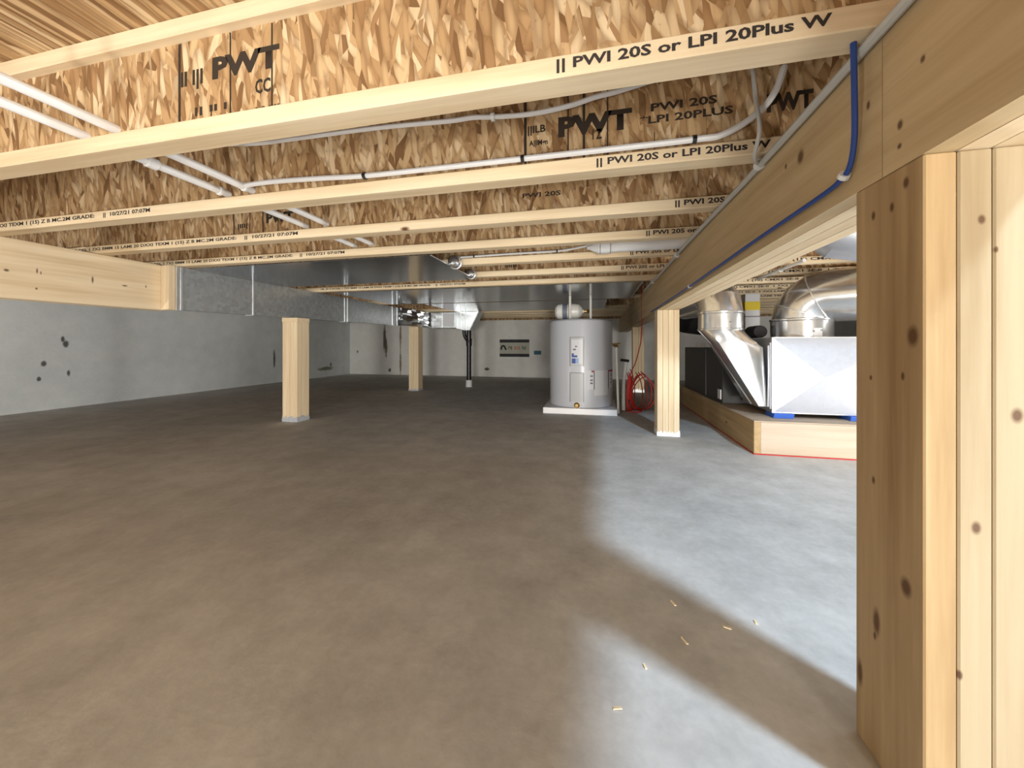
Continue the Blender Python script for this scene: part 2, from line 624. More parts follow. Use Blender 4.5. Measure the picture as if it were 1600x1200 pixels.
RT = '|| PWI 20S or LPI 20Plus W'
for n, x, wd in ((1, -.073, .450), (2, .002, .450), (3, .292, .450), (4, .235, .450), (5, .195, .450), (6, .172, .450)):
    put_print('stamp', print_mesh(RT, wd, .027, 'ink', .03), J[n], (x, JY[n] - FW - .0006, ZT + .007))
LONG = '10L 47 C10 DEL 1 7X2 BMM 15 LAMI 20 DXXI TEXM 1 (15) Z B MC.2M GRADE:'
for n, x0, x1, x2 in ((2, -3.30, -1.976, -1.722), (3, -3.05, -1.705, -1.392), (4, -3.05, -1.72, -1.415), (7, -2.60, -1.40, -1.12), (10, -2.3, -1.25, -.98)):
    put_print('stamp', print_mesh(LONG, x1 - x0 - .05, .021, 'ink', .03), J[n], (x0, JY[n] - FW - .0006, ZT + .011))
    put_print('date_stamp', print_mesh('||  10/27/21 07:07M', x2 - x1, .021, 'ink', .03), J[n], (x1, JY[n] - FW - .0006, ZT + .011))
# prints on the webs
yw = -FW / 2 - .0066


def web_print(n, items, bars):
    y = JY[n] + yw
    for tx, x, z, wd, ht in items:
        put_print('web_stamp', print_mesh(tx, wd, ht, 'ink_web', .05 if tx == 'PWT' else .03), J[n], (x, y, z))
    for x, z0, z1, ww in bars:
        MB().box((x - ww / 2, y - .0003, z0), (x + ww / 2, y + .0003, z1)).build('web_bar', 'ink_web', J[n])


z0 = ZT + FH
web_print(2, [('PWT', -.112, 1.318, .215, .062), ('PWI 20S', .155, 1.360, .175, .024), ('*LPI 20PLUS', .125, 1.326, .245, .024), ('||ILB', -.206, 1.335, .055, .030),
              ('A||lMgn', -.202, 1.298, .058, .022), ('IP V V', -.200, 1.262, .05, .016), ('llll', .0, 1.262, .03, .014), ('PWT', .452, 1.315, .11, .05), ('l Z', -.01, 1.30, .028, .03)],
          [(-.214, z0, 1.452, .008), (-.082, z0, 1.452, .004), (-.035, z0, 1.452, .007), (.034, z0, 1.452, .004), (.165, z0, 1.30, .002)])
web_print(1, [('PWT', -.93, 1.345, .20, .055), ('ll l|l', -1.03, 1.33, .07, .05), ('CC', -.80, 1.29, .045, .035), ('|| Il l', -.985, 1.262, .1, .022), ('VVIII', -.80, 1.244, .07, .014)],
          [(-1.035, z0, 1.452, .007), (-.874, z0, 1.452, .004), (-.751, z0, 1.452, .004), (-.933, 1.245, 1.27, .003)])
web_print(3, [('|lll|', -1.775, 1.27, .06, .028), ('PWT', -1.60, 1.29, .16, .05), ('PWI 20S', -.30, 1.30, .16, .02)],
          [(-1.80, z0, 1.452, .005), (-1.70, z0, 1.452, .004), (-1.62, z0, 1.452, .005), (-1.53, z0, 1.452, .005)])
web_print(6, [('llllB', -.66, 1.262, .09, .03)], [(-.70, z0, 1.452, .006)])

# right-hand bay
RIGHT = joist_meshes(0, XR - .67 - .01)
RL = {6: 'nearest I-joist in the right bay, stamp showing beyond the beam', 7: 'second I-joist in the right bay, beside the thin white pipe',
      8: 'third I-joist in the right bay', 9: 'fourth I-joist in the right bay', 10: 'fifth I-joist in the right bay, above the yellow label'}
for n in range(6, 18):
    lab = RL.get(n, 'far I-joist in the right bay, %s back from the opening' % {11: 'sixth', 12: 'seventh', 13: 'eighth', 14: 'ninth', 15: 'tenth', 16: 'eleventh', 17: 'twelfth'}.get(n, 'one'))
    q = joist('i_joist', RIGHT, .67, JY[n], lab, 'I-joists over the right bay')
    if n < 12:
        put_print('stamp', print_mesh('DMA 1500 DXL 1SR 1 (15) CMX1 2E-0  1 7X2 LAMI TERM', 1.25, .023, 'ink', .03), q, (.72 + .03 * (n % 3), JY[n] - FW - .0006, ZT + .012))

# ------------------------------------------------------------------ right beam and its posts
BX0, PW = .45, .039
bm_ = thing('floor_beam', (.45, 3, .955), 'long built-up floor beam with shade-toned left face, running away overhead on the right', 'beam')


def zb(y):
    return .957 - .0045 * (y - .7)


def slab(x0, x1, y0, y1, g=.0012):
    return MB().hexa([(x0 + g, y0, zb(y0)), (x1 - g, y0, zb(y0)), (x1 - g, y1, zb(y1)), (x0 + g, y1, zb(y1)),
                      (x0 + g, y0, ZT - .001), (x1 - g, y0, ZT - .001), (x1 - g, y1, ZT - .001), (x0 + g, y1, ZT - .001)])


slab(BX0, BX0 + PW, -6.9, .7115).build('ply', 'beam_shade_wood', bm_)
slab(BX0, BX0 + PW, .7135, YB - .01).build('ply', 'beam_shade_wood', bm_)
for i in (1, 2, 3):
    slab(BX0 + PW * i, BX0 + PW * (i + 1), -6.9, YB - .01).build('ply', 'pale_wood_y', bm_)


def post(name, x, y, z1, label, mats, depth=.14, wrap=None, z0=0., plies=4, pw=PW, cap=None, group='built-up wood posts'):
    r = thing(name, (x + plies * pw / 2, y + depth / 2, 0), label, 'post', group)
    for i in range(plies):
        MB().box((x + i * pw + .0006, y, z0), (x + (i + 1) * pw - .0006, y + depth, z1), .0022).build('ply', mats[min(i, len(mats) - 1)], r)
    if wrap:
        m, hh = wrap
        mb = MB()
        n = 14
        for fx in ((x - .002, y - .003, x + plies * pw + .002, y - .001), (x - .003, y, x - .001, y + depth), (x + plies * pw + .001, y, x + plies * pw + .003, y + depth)):
            for k in range(n):
                h1 = hh * random.uniform(.55, 1.1)
                if fx[2] - fx[0] > .01:
                    xa = fx[0] + (fx[2] - fx[0]) * k / n
                    mb.box((xa, fx[1], 0.0005), (xa + (fx[2] - fx[0]) / n, fx[3], h1))
                else:
                    ya = fx[1] + (fx[3] - fx[1]) * k / n
                    mb.box((fx[0], ya, 0.0005), (fx[2], ya + (fx[3] - fx[1]) / n, h1))
        mb.build('base_wrap', m, r)
    if cap:
        MB().box((x - .002, y - .004, cap[0]), (x + plies * pw + .004, y + depth + .002, cap[1]), .002).build('cap_plate', 'pale_wood_x', r)
    return r


post('support_post', .45, .634, zb(.70) - .0005, 'large knotty wood post close by at the right edge', ['post_shade_wood', 'post_wood_front', 'post_wood_front'])
post('support_post', .45, 2.94, zb(3.0) - .0005, 'four-ply post under the right beam with white wrap at its foot', ['pale_wood_z'], .14, ('foil_white', .045))
post('support_post', .515, 5.53, zb(5.6) - .0005, 'far post under the right beam behind the red cord coil', ['pale_wood_z'], .14, ('foil_white', .05))
post('support_post', -2.723, 2.742, .886, 'post left of centre with grey membrane at its foot, under the long duct', ['pale_wood_z'], .14, ('membrane', .05), cap=(.886, .9235))
post('support_post', -2.71, 4.99, .948, 'small distant post under the duct beside the crinkled elbow', ['pale_wood_z'], .14, ('membrane', .035))

# left beam
lb = thing('floor_beam', (-2.79, 0, .91), 'bright pale built-up floor beam at the upper left in front of the duct', 'beam')
for i in range(3):
    xa, xb = -2.72 - PW * (i + 1) + .0008, -2.72 - PW * i - .0008
    MB().box((xa, -6.9, .908), (xb, 1.84, ZT - .002), .002).build('ply', 'left_beam_wood', lb)
    yb_ = YB - .02
    MB().hexa([(xa, 1.842, .925), (xb, 1.842, .925), (xb, yb_, 1.01), (xa, yb_, 1.01), (xa, 1.842, ZT - .002), (xb, 1.842, ZT - .002), (xb, yb_, ZT - .002), (xa, yb_, ZT - .002)]).build('ply', 'pale_wood_y', lb)
MB().box((-2.7195, 1.80, .910), (-2.655, 1.838, ZT - .004), .0015).build('end_cleat', 'pale_wood_z', lb)

# ------------------------------------------------------------------ left trunk duct
DX0, DX1 = -2.7195, -2.65


def dz(y):
    return .914 + .0125 * (y - 1.84)


td = thing('trunk_duct', (-2.68, 3.2, .92), 'long galvanised supply duct hung along the left beam above two posts', 'duct')


def dsec(y0, y1, name='section', mat='duct_metal', dx=0., top=ZT - .004):
    mb = MB()
    mb.hexa([(DX0, y0, dz(y0) - dx), (DX1 + dx, y0, dz(y0) - dx), (DX1 + dx, y1, dz(y1) - dx), (DX0, y1, dz(y1) - dx),
             (DX0, y0, top), (DX1 + dx, y0, top), (DX1 + dx, y1, top), (DX0, y1, top)])
    return mb.build(name, mat, td)


dsec(1.842, 2.39)
dsec(2.39, 3.50)
dsec(3.50, 4.60)
for y in (1.846, 1.872, 2.392, 3.485, 3.53, 4.44, 4.56):
    dsec(y - .006, y + .006, 'seam_cleat', 'cleat_metal', .005)
# crinkled elbow at the far end: a dented, taped box
bmx = bmesh.new()
bmesh.ops.create_cube(bmx, size=1)
bmesh.ops.subdivide_edges(bmx, edges=bmx.edges[:], cuts=9, use_grid_fill=True)
for q in bmx.verts:
    fx, fy, fz = q.co
    zt_ = ZT - .006
    y = 5.15 + fy * 1.08
    lo = dz(min(y, 5.0))
    bulge = .06 * math.cos(fy * PI) if fx > 0 else 0
    q.co = Vector((DX0 + (fx + .5) * (.12 + bulge) + random.uniform(-.018, .018) * (fx > -.4), y + random.uniform(-.02, .02), lo + (fz + .5) * (zt_ - lo) + (random.uniform(-.012, .012) if abs(fz) < .45 else 0)))
mb = MB()
bmx.verts.index_update()
mb.add([q.co for q in bmx.verts], [[q.index for q in f.verts] for f in bmx.faces])
bmx.free()
mb.build('crinkled_elbow', 'crinkle_metal', td, 12)

# short cross branch with a register panel and a boot at its end
br = thing('branch_duct', (-2.2, 5.5, .95), 'short bright branch duct ending in a slanted boot above the black pipe', 'duct')
MB().box((-2.53, 5.36, .945), (-2.105, 5.62, 1.185), .002).build('section', 'duct_metal', br)
MB().box((-2.325, 5.35, .968), (-2.15, 5.362, 1.165), .004).build('register_panel', 'label_white', br)
for x in (-2.50, -2.34, -2.115):
    MB().box((x - .008, 5.352, .94), (x + .008, 5.63, 1.19), .001).build('seam_cleat', 'cleat_metal', br)
bt = MB()
ring = []
for y in (5.36, 5.60):
    ring.append([(-2.105, y, .938), (-1.985, y, .905), (-1.885, y, .905), (-1.745, y, 1.190), (-2.105, y, 1.190)])
bt.loft(ring).build('boot', 'bright_metal', br)
MB().tube([(-1.882, 5.352, .905), (-1.742, 5.352, 1.188)], .010, 6).build('boot_rim', 'cleat_metal', br)
for x in (-2.03, -1.95):
    MB().box((x - .004, 5.352, .91), (x + .004, 5.358, 1.188)).build('boot_rib', 'cleat_metal', br)

# ------------------------------------------------------------------ sheet metal pans nailed under the joists
def pan(y0, y1, x0, x1, label):
    r = thing('joist_pan', ((x0 + x1) / 2, (y0 + y1) / 2, ZT - .003), label, 'duct', 'sheet metal joist pans')
    MB().box((x0, y0, ZT - .004), (x1, y1, ZT - .0025)).build('sheet', 'pan_metal', r)
    MB().box((x1 - .004, y0, ZT - .010), (x1, y1, ZT - .004)).build('edge_lip', 'duct_metal', r)
    return r


pan(1.922, 2.716, -2.640, -.905, 'dark shiny sheet metal pan overhead behind the fourth I-joist, slanted right edge')
pan(3.13, 4.195, -2.52, .37, 'long mirror-like pan overhead reflecting the water heater')
pan(4.262, 5.34, -2.1, .12, 'rear dark pan overhead behind the tenth I-joist')
for x, y, rr, la in ((-.871, 2.235, .040, 'larger of two small silver end caps at the pan edge'), (-.905, 2.63, .034, 'smaller silver end cap, farther back along the pan edge')):
    cpo = thing('duct_cap', (x, y, ZT + .02), la, 'duct cap', 'small silver caps at the pan edge')
    MB().lathe([(.001, 0), (rr * .6, .004), (rr * .95, .016), (rr, .03), (rr, .06), (.001, .06)], (x, y - .08, ZT + .012), (0, 1, 0), 16).build('cap', 'bright_metal', cpo)
    MB().lathe([(rr * 1.1, 0), (rr * 1.1, .008), (rr, .008)], (x, y - .03, ZT + .012), (0, 1, 0), 16).build('rim', 'cleat_metal', cpo)

# ------------------------------------------------------------------ pipes and cables
for x, z, la, col in ((-1.25, 1.262, 'upper of two parallel white pipes crossing the joists at left', False), (-1.362, 1.258, 'lower of two parallel white pipes crossing the joists, with a collar', True)):
    p = thing('water_pipe', (x, 1.1, z), la, 'pipe', 'paired white water pipes')
    MB().tube([(x, -.1, z), (x, 1.925, z)], .0125, 12).build('tube', 'white_plastic', p)
    if col:
        MB().lathe([(.014, 0), (.0175, .003), (.0175, .03), (.014, .033)], (x, .86, z), (0, 1, 0), 14).build('collar', 'white_plastic', p)
    MB().lathe([(.0130, 0), (.0165, .002), (.0165, .010), (.0130, .012)], (x, 1.085, z), (0, 1, 0), 14).build('web_bushing', 'cable_white', p)


def cable(name, pts, r, mat, label, clips=(), clip_mat='cable_white', cat='cable', sm=6, cr=None, group=None):
    t = thing(name, pts[len(pts) // 2], label, cat, group)
    MB().tube(pts, r, 8, smooth=sm).build('sheath', mat, t)
    for c, d in clips:
        d = Vector(d).normalized()
        k = cr or r * 1.7
        MB().tube([Vector(c) - d * k * .45, Vector(c) + d * k * .45], k, 10).build('staple', clip_mat, t)
    return t


X1 = (1, 0, 0)
cable('electric_cable', [(-1.33, 1.085, 1.424), (-1.174, 1.08, 1.405), (-.987, 1.075, 1.399), (-.692, 1.07, 1.392), (-.448, 1.07, 1.381), (-.364, 1.07, 1.381), (-.303, 1.07, 1.374), (-.186, 1.07, 1.367), (-.074, 1.07, 1.375), (-.002, 1.07, 1.389), (.059, 1.07, 1.396), (.16, 1.08, 1.42)],
      .0072, 'cable_white', 'upper white cable sagging between first and second joists', [((-.303, 1.07, 1.374), X1)])
cable('electric_cable', [(-1.267, 1.085, 1.262), (-1.14, 1.09, 1.268), (-.927, 1.09, 1.260), (-.753, 1.09, 1.251), (-.5, 1.09, 1.249), (-.248, 1.09, 1.248), (-.002, 1.09, 1.247), (.262, 1.09, 1.247), (.334, 1.09, 1.252), (.41, 1.09, 1.293), (.455, 1.09, 1.345), (.478, 1.09, 1.41)],
      .0085, 'cable_white', 'thick white cable along the second joist with black staples, curving up at right', [((-.753, 1.09, 1.251), X1), ((-.215, 1.09, 1.248), X1), ((.262, 1.09, 1.247), X1)], 'black_plastic', cr=.0115)
cable('electric_cable', [(.40, 1.08, 1.424), (.40, 1.063, 1.327), (.40, 1.036, 1.23), (.405, 1.08, 1.18), (.437, 1.14, 1.184)], .0052, 'cable_grey', 'thin grey cable looping down past the second joist to the beam')
bc = [(.440, y, 1.184 + .004 * math.sin(y * 4)) for y in (-1.2, -.5, 0, .4, .73, 1.0, 1.3, 1.7, 2.0, 2.35, 2.8, 3.2, 3.6)]
cable('electric_cable', bc, .0085, 'cable_grey', 'grey cable running along the top edge of the right beam', [((.440, 1.14, 1.183), (0, 1, 0)), ((.440, 2.2, 1.184), (0, 1, 0)), ((.440, 3.1, 1.184), (0, 1, 0))])
cable('data_cable', [(.424, .734, 1.197), (.428, .738, 1.108), (.438, .756, 1.043), (.441, .774, 1.003), (.441, .800, .991), (.442, .842, .987), (.442, .962, .985), (.442, 1.169, .983), (.442, 1.508, .976), (.442, 1.923, .968), (.442, 2.4, .962), (.442, 3.2, .955)],
      .0046, 'cable_blue', 'blue cable dropping down the beam then following its lower edge', [((.441, .788, .995), (0, 1, -.6)), ((.442, 1.923, .968), (0, 1, 0))], 'white_plastic', cr=.0095)
cable('electric_cable', [(-.84, 2.215, 1.243), (-.825, 2.215, 1.243), (-.501, 2.215, 1.247), (-.227, 2.215, 1.248), (-.096, 2.20, 1.258), (-.01, 2.17, 1.264)], .0065, 'cable_white', 'short white cable on the fifth joist leading into the fat vent pipe', [((-.75, 2.215, 1.244), X1), ((-.227, 2.215, 1.248), X1)], 'black_plastic', cr=.009)
vp = thing('vent_pipe', (.3, 2.16, 1.24), 'fat white plastic vent pipe between the fourth and fifth joists', 'pipe')
MB().tube([(.06, 2.165, 1.244), (.66, 2.165, 1.244)], .033, 18).build('tube', 'white_plastic', vp)
MB().lathe([(.034, 0), (.038, .004), (.038, .075), (.034, .079)], (.01, 2.165, 1.244), (1, 0, 0), 18).build('coupling', 'white_plastic', vp)
MB().lathe([(.010, 0), (.012, .012), (.034, .06)], (-.05, 2.165, 1.244), (1, 0, 0), 18).build('reducer', 'white_plastic', vp)
for xx in (.022, .078):
    MB().lathe([(.0385, 0), (.0388, .001), (.0388, .003), (.0385, .004)], (xx, 2.165, 1.244), (1, 0, 0), 18).build('joint_line', 'seam_grey', vp)
tp = thing('thin_pipe', (1.2, 2.85, 1.185), 'thin white pipe crossing under the right bay joists behind the beam', 'pipe')
MB().tube([(1.20, 2.50, 1.184), (1.20, 3.14, 1.184)], .011, 8).build('tube', 'white_plastic', tp)
MB().lathe([(.0115, 0), (.014, .002), (.014, .03), (.0115, .032)], (1.20, 2.78, 1.184), (0, 1, 0), 12).build('collar', 'cable_white', tp)

# red cord hanging from the joists and coiled at the foot of the far post
rc = thing('red_cord', (.40, 4.0, 0), 'red cord hanging down beside the beam into a loose coil on the floor', 'cord')
hang = [(.452, 3.93, 1.30), (.452, 3.92, 1.1), (.452, 3.9, .933), (.447, 3.9, .78), (.434, 3.9, .675), (.391, 3.92, .50), (.352, 3.95, .40), (.345, 3.98, .32)]
MB().tube(hang, .0052, 8, smooth=6).build('hanging_length', 'cord_red', rc)
random.seed(11)
for i in range(7):
    cx = .335 + .02 * i if i > 2 else .32 + .012 * i
    wd = (.02, .035, .05, .075, .10, .125, .14)[i]
    hh = random.uniform(.34, .42)
    pts = []
    for k in range(15):
        a = 2 * PI * k / 14
        pts.append((cx + wd * (math.sin(a) * .9 + .25), 3.97 + .12 * math.cos(a * .5) + .015 * i, .008 + hh * (.5 + .5 * math.cos(a)) * (1 - .12 * abs(math.sin(a)))))
    MB().tube(pts, .0052, 7, smooth=4).build('loop', 'cord_red', rc)
MB().tube([(.30, 3.99, .006), (.33, 3.91, .006), (.40, 3.88, .006), (.46, 3.96, .006), (.40, 4.05, .007), (.33, 4.02, .009)], .0052, 7, smooth=5).build('loop', 'cord_red', rc)
MB().tube([(.335, 3.975, .12), (.34, 3.97, .26), (.345, 3.98, .36)], lambda t: .018 + .012 * math.sin(PI * t), 10, smooth=4).build('binding', 'cord_red', rc)

# ------------------------------------------------------------------ black drain pipe
dp = thing('drain_pipe', (-1.995, 5.66, 0), 'black vertical drain pipe in a white floor socket beneath the boot', 'pipe')
MB().tube([(-2.005, 5.66, .08), (-2.005, 5.66, 1.19)], .038, 18).build('tube', 'black_plastic', dp)
MB().lathe([(.043, 0), (.047, .004), (.047, .085), (.052, .105), (.052, .12), (.043, .12)], (-2.005, 5.66, .66), (0, 0, 1), 18).build('coupling', 'black_plastic', dp)
MB().tube([(-2.01, 5.66, .72), (-2.075, 5.66, .82), (-2.09, 5.66, .92)], .030, 12, smooth=3).build('branch', 'black_plastic', dp)
MB().lathe([(.055, 0), (.052, .005), (.050, .10), (.044, .11), (.039, .11)], (-2.005, 5.66, 0), (0, 0, 1), 20).build('floor_socket', 'white_plastic', dp)

# ------------------------------------------------------------------ water heater
HC = (-.155, 3.985)
R = .325
wh = thing('water_heater', (HC[0], HC[1], .02), 'squat grey electric water heater standing on a pale slab', 'water heater')
MB().lathe([(.001, .0605), (R - .012, .0605), (R, .068), (R, .90), (R - .004, .925), (R - .02, .938), (.2, .949), (.001, .953)], (HC[0], HC[1], 0), n=64).build('tank', 'tank_grey', wh)
VR = 2.3


def ptch(name, mat, a0, a1, z0, z1, th=.003, par=wh, rr=R):
    return MB().patch(HC, rr, a0 + VR, a1 + VR, z0, z1, th).build(name, mat, par)


for i, (z0_, z1_) in enumerate(((.475, .755), (.125, .405))):
    pn = ptch('access_panel', 'panel_grey', -18, 4.0, z0_, z1_, .006)
    ptch('panel_edge', 'seam_grey', -19.3, -18, z0_ - .004, z1_ + .004, .004, pn)
    ptch('panel_edge', 'seam_grey', 4.0, 5.0, z0_ - .004, z1_ + .004, .004, pn)
    ptch('panel_edge', 'seam_grey', -18, 4.0, z1_, z1_ + .005, .004, pn)
    if i == 0:
        lb_ = ptch('logo_label', 'label_white', -16, 2.5, z0_ + .02, z1_ - .02, .0075, pn)
        ptch('blue_wave', 'label_blue', -15.5, -9, z0_ + .025, z0_ + .075, .0085, pn)
        ptch('blue_wave', 'label_light_blue', -9, -4, z0_ + .025, z0_ + .075, .0085, pn)
        ptch('blue_wave', 'label_blue', -15.5, -6, z0_ + .085, z0_ + .105, .0085, pn)
        ptch('blue_wave', 'label_blue', -15.5, -12, z0_ + .105, z0_ + .125, .0085, pn)
        ptch('mark', 'label_slate', -13.5, -8.5, z0_ + .155, z0_ + .17, .0085, pn)
        ptch('mark', 'label_slate', -10, -6.5, z0_ + .185, z0_ + .198, .0085, pn)
ptch('rating_label', 'label_white', 23.5, 54, .185, .43, .003)
for a0, a1 in ((11.5, 23), (55, 76)):
    s_ = ptch('warning_label', 'label_white', a0, a1, .245, .43, .003)
    ptch('red_band', 'label_red', a0 if a0 > 20 else 18, a1, .415, .43, .0042, s_)
    e = 22 if a0 < 20 else 55.0
    ptch('dark_edge', 'label_dark', e, e + 1.4, .245, .425, .0042, s_)
    for zz in (.30, .33, .37):
        ptch('mark', 'label_slate', (a0 + a1) / 2 - 1.5, (a0 + a1) / 2 + 3, zz, zz + .014, .0042, s_)
a = math.radians(-7 + VR)
fx, fy = HC[0] + R * math.sin(a), HC[1] - R * math.cos(a)
dv = MB().lathe([(.030, -.002), (.030, .006), (.022, .012), (.016, .035), (.018, .036), (.018, .045), (.001, .046)], (fx, fy, .090), (math.sin(a), -math.cos(a), 0), 14).build('drain_valve', 'brass', wh)
MB().lathe([(.036, -.002), (.036, .003), (.026, .004)], (fx, fy, .090), (math.sin(a), -math.cos(a), 0), 18).build('escutcheon', 'cream_enamel', dv)
for x in (-.262, -.052):
    MB().tube([(x, 3.87, .945), (x, 3.87, ZT - .006)], .0125, 10).build('riser_pipe', 'cream_enamel', wh)
dpn = MB().box((-.515, 3.652, .0005), (.200, 4.33, .060), .003).build('base_slab', 'foil_white', loc=(HC[0], HC[1], 0))
tag(dpn, 'flat pale square slab that the water heater stands on', 'base')
et = thing('expansion_tank', (-.30, 4.0, 1.04), 'small white expansion tank lying on top of the water heater', 'tank')
prof = [(.001, 0), (.05, .006), (.077, .03), (.085, .065), (.085, .215), (.077, .255), (.05, .285), (.022, .297), (.022, .31), (.001, .31)]
MB().lathe(prof, (-.435, 4.03, 1.042), (1, 0, 0), 28).build('shell', 'cream_enamel', et)
MB().lathe([(.0862, 0), (.0868, .001), (.0868, .05), (.0862, .051)], (-.35, 4.03, 1.042), (1, 0, 0), 28).build('label_band', 'label_slate', et)
MB().tube([(-.125, 4.03, 1.042), (-.06, 4.03, 1.042), (-.052, 3.98, 1.042), (-.052, 3.89, 1.042)], .014, 10).build('nipple', 'brass', et)
MB().lathe([(.020, 0), (.020, .02)], (-.095, 4.03, 1.042), (1, 0, 0), 6).build('nut', 'brass', et)
# relief valve discharge pipe
rv = thing('relief_pipe', (.195, 3.76, .05), 'slim white discharge pipe standing at the right side of the heater', 'pipe')
MB().tube([(.216, 3.74, .012), (.197, 3.76, .665)], .0115, 10).build('tube', 'cream_enamel', rv)
MB().tube([(.185, 3.90, .68), (.195, 3.83, .684), (.197, 3.775, .678), (.197, 3.76, .655)], .017, 10, smooth=3).build('valve', 'brass', rv)
MB().tube([(.155, 3.76, .69), (.235, 3.76, .695)], .008, 8).build('lever', 'brass', rv)
hs = thing('hose', (.25, 3.95, .05), 'slanted grey tube with a dark nozzle behind the discharge pipe', 'hose')
MB().tube([(.305, 3.98, .50), (.283, 3.96, .32), (.275, 3.94, .012)], .018, 10, smooth=4).build('tube', 'cable_grey', hs)
MB().tube([(.25, 3.97, .525), (.30, 3.98, .52), (.335, 3.98, .515)], .014, 8).build('nozzle', 'black_plastic', hs)

# ------------------------------------------------------------------ furnace platform
pf = thing('equipment_platform', (1.5, 3.5, 0), 'low lumber platform under the furnace and plenum', 'platform')
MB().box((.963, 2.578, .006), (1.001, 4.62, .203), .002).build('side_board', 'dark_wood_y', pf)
MB().box((1.0015, 2.579, .006), (2.4, 2.617, .202), .002).build('front_board', 'platform_wood', pf)
MB().box((.966, 2.581, .2035), (2.4, 4.62, .2095)).build('deck', 'platform_wood', pf)
MB().box((.960, 2.574, .0005), (2.4, 2.60, .0058)).box((.960, 2.6005, .0005), (.99, 4.62, .0058)).build('red_gasket', 'foam_red', pf)
i = 0
for x, la in ((1.122, 'blue foam pad stack under the left front corner of the plenum'), (1.545, 'blue foam pad stack farther right under the plenum')):
    r = thing('foam_pad', (x + .06, 2.75, .21), la, 'pad', 'blue foam pads under the plenum')
    for k in range(3):
        MB().box((x + .002 * k, 2.70, .2100 + k * .0098), (x + .115 + .002 * k, 2.82, .2192 + k * .0098), .0012).build('layer', 'foam_blue', r)

# plenum box
pl = thing('plenum_box', (1.5, 3.0, .24), 'bright square sheet metal plenum with cross-broken face on blue pads', 'plenum')
px0, px1, py0, py1, pz0, pz1 = 1.13, 1.92, 2.735, 3.24, .2398, .732
cxp, czp, dd = (px0 + px1) / 2 - .11, (pz0 + pz1) / 2 - .01, .027
mb = MB()
mb.add([(px0, py0, pz0), (px1, py0, pz0), (px1, py0, pz1), (px0, py0, pz1), (cxp, py0 - dd, czp),
        (px0, py1, pz0), (px1, py1, pz0), (px1, py1, pz1), (px0, py1, pz1)],
       [(0, 1, 4), (1, 2, 4), (2, 3, 4), (3, 0, 4), (0, 3, 8, 5), (1, 6, 7, 2), (3, 2, 7, 8), (0, 5, 6, 1), (5, 8, 7, 6)])
mb.build('box', 'plenum_metal', pl, 1)
mb = MB().box((px0 - .004, py0 - .004, pz0), (px0 + .006, py0 + .012, pz1 + .003)).box((px0, py0 - .004, pz1 - .003), (px1, py0 + .01, pz1 + .004)).box((px0, py0 - .003, pz0 - .002), (px1, py0 + .01, pz0 + .005))
mb.build('corner_seam', 'cleat_metal', pl)
MB().lathe([(.0045, 0), (.0045, .003), (.001, .004)], (1.315, py0 - .0035, .525), (0, -1, 0), 8).build('screw', 'seam_grey', pl)


def bend(c0, d0, d1, rad, r, segs=5, n=36, l0=.05, l1=.05):
    """gored round elbow starting at c0 along d0 and turning towards d1"""
    d0, d1, c0 = Vector(d0).normalized(), Vector(d1).normalized(), Vector(c0)
    ax = d0.cross(d1).normalized()
    ang = d0.angle(d1)
    rings = []

    def ring(c, d):
        u = ax
        v = d.cross(u)
        return [c + (u * math.cos(2 * PI * k / n) + v * math.sin(2 * PI * k / n)) * r for k in range(n)]
    s = c0 + d0 * l0
    cen = s + (d1 - d0 * d1.dot(d0)).normalized() * rad
    rings.append(ring(c0, d0))
    for i in range(segs + 1):
        t = ang * i / segs
        rot = Matrix.Rotation(t, 3, ax)
        rings.append(ring(cen + rot @ (s - cen), rot @ d0))
    rot = Matrix.Rotation(ang, 3, ax)
    rings.append(ring(cen + rot @ (s - cen) + d1 * l1, d1))
    cs = [sum(q, Vector()) / n for q in rings]
    return rings, cs


el = thing('supply_elbow', (1.41, 2.985, .735), 'large round galvanised elbow rising from the plenum and turning right', 'duct')
ER = .175
MB().lathe([(ER + .004, 0), (ER + .004, .115), (ER + .010, .12), (ER + .010, .13), (ER + .002, .135)], (1.41, 2.985, .7325), n=40).build('collar', 'bright_metal', el)
rings, cs = bend((1.41, 2.985, .855), (0, 0, 1), (1, -.75, .0), .16, ER, 4, 40, .0, .55)
MB().loft(rings, False).build('elbow', 'bright_metal', el, 22)
for k in (1, 2, 4):
    rr_ = [c + (p - c) * 1.02 for p in rings[k] for c in (cs[k],)]
    MB().tube(rr_ + [rr_[0]], .004, 6).build('gore_seam', 'cleat_metal', el)
for xx, zz in ((1.40, .775), (1.445, .782)):
    MB().lathe([(.007, 0), (.007, .004), (.001, .005)], (xx, 2.985 - ER - .002, zz), (0, -1, 0), 8).build('screw', 'dull_metal', el)
MB().patch((1.41, 2.985), ER + .004, -3, 13, .735, .795, .002).build('foil_tape', 'foil_white', el)

ud = thing('round_duct', (1.5, 2.2, 1.19), 'shiny round duct elbow high at the right, above the large elbow', 'duct')
rings, cs = bend((1.14, 2.2, 1.37), (0, 0, -1), (1, -.3, .0), .14, .13, 3, 36, .0, .8)
MB().loft(rings, False).build('duct', 'plenum_metal', ud, 22)
for k in (0, 1, 2):
    rr_ = [c + (p - c) * 1.03 for p in rings[k] for c in (cs[k],)]
    MB().tube(rr_ + [rr_[0]], .005, 6).build('seam', 'cleat_metal' if k != 1 else 'seam_grey', ud)

# return boot on the side of the plenum: round collar tapering to a flat slot
rb = thing('return_boot', (.95, 2.9, .25), 'shiny tapered boot with round collar and elbow left of the plenum', 'duct')
BC, BR_ = (.868, 2.90), .140
N = 40


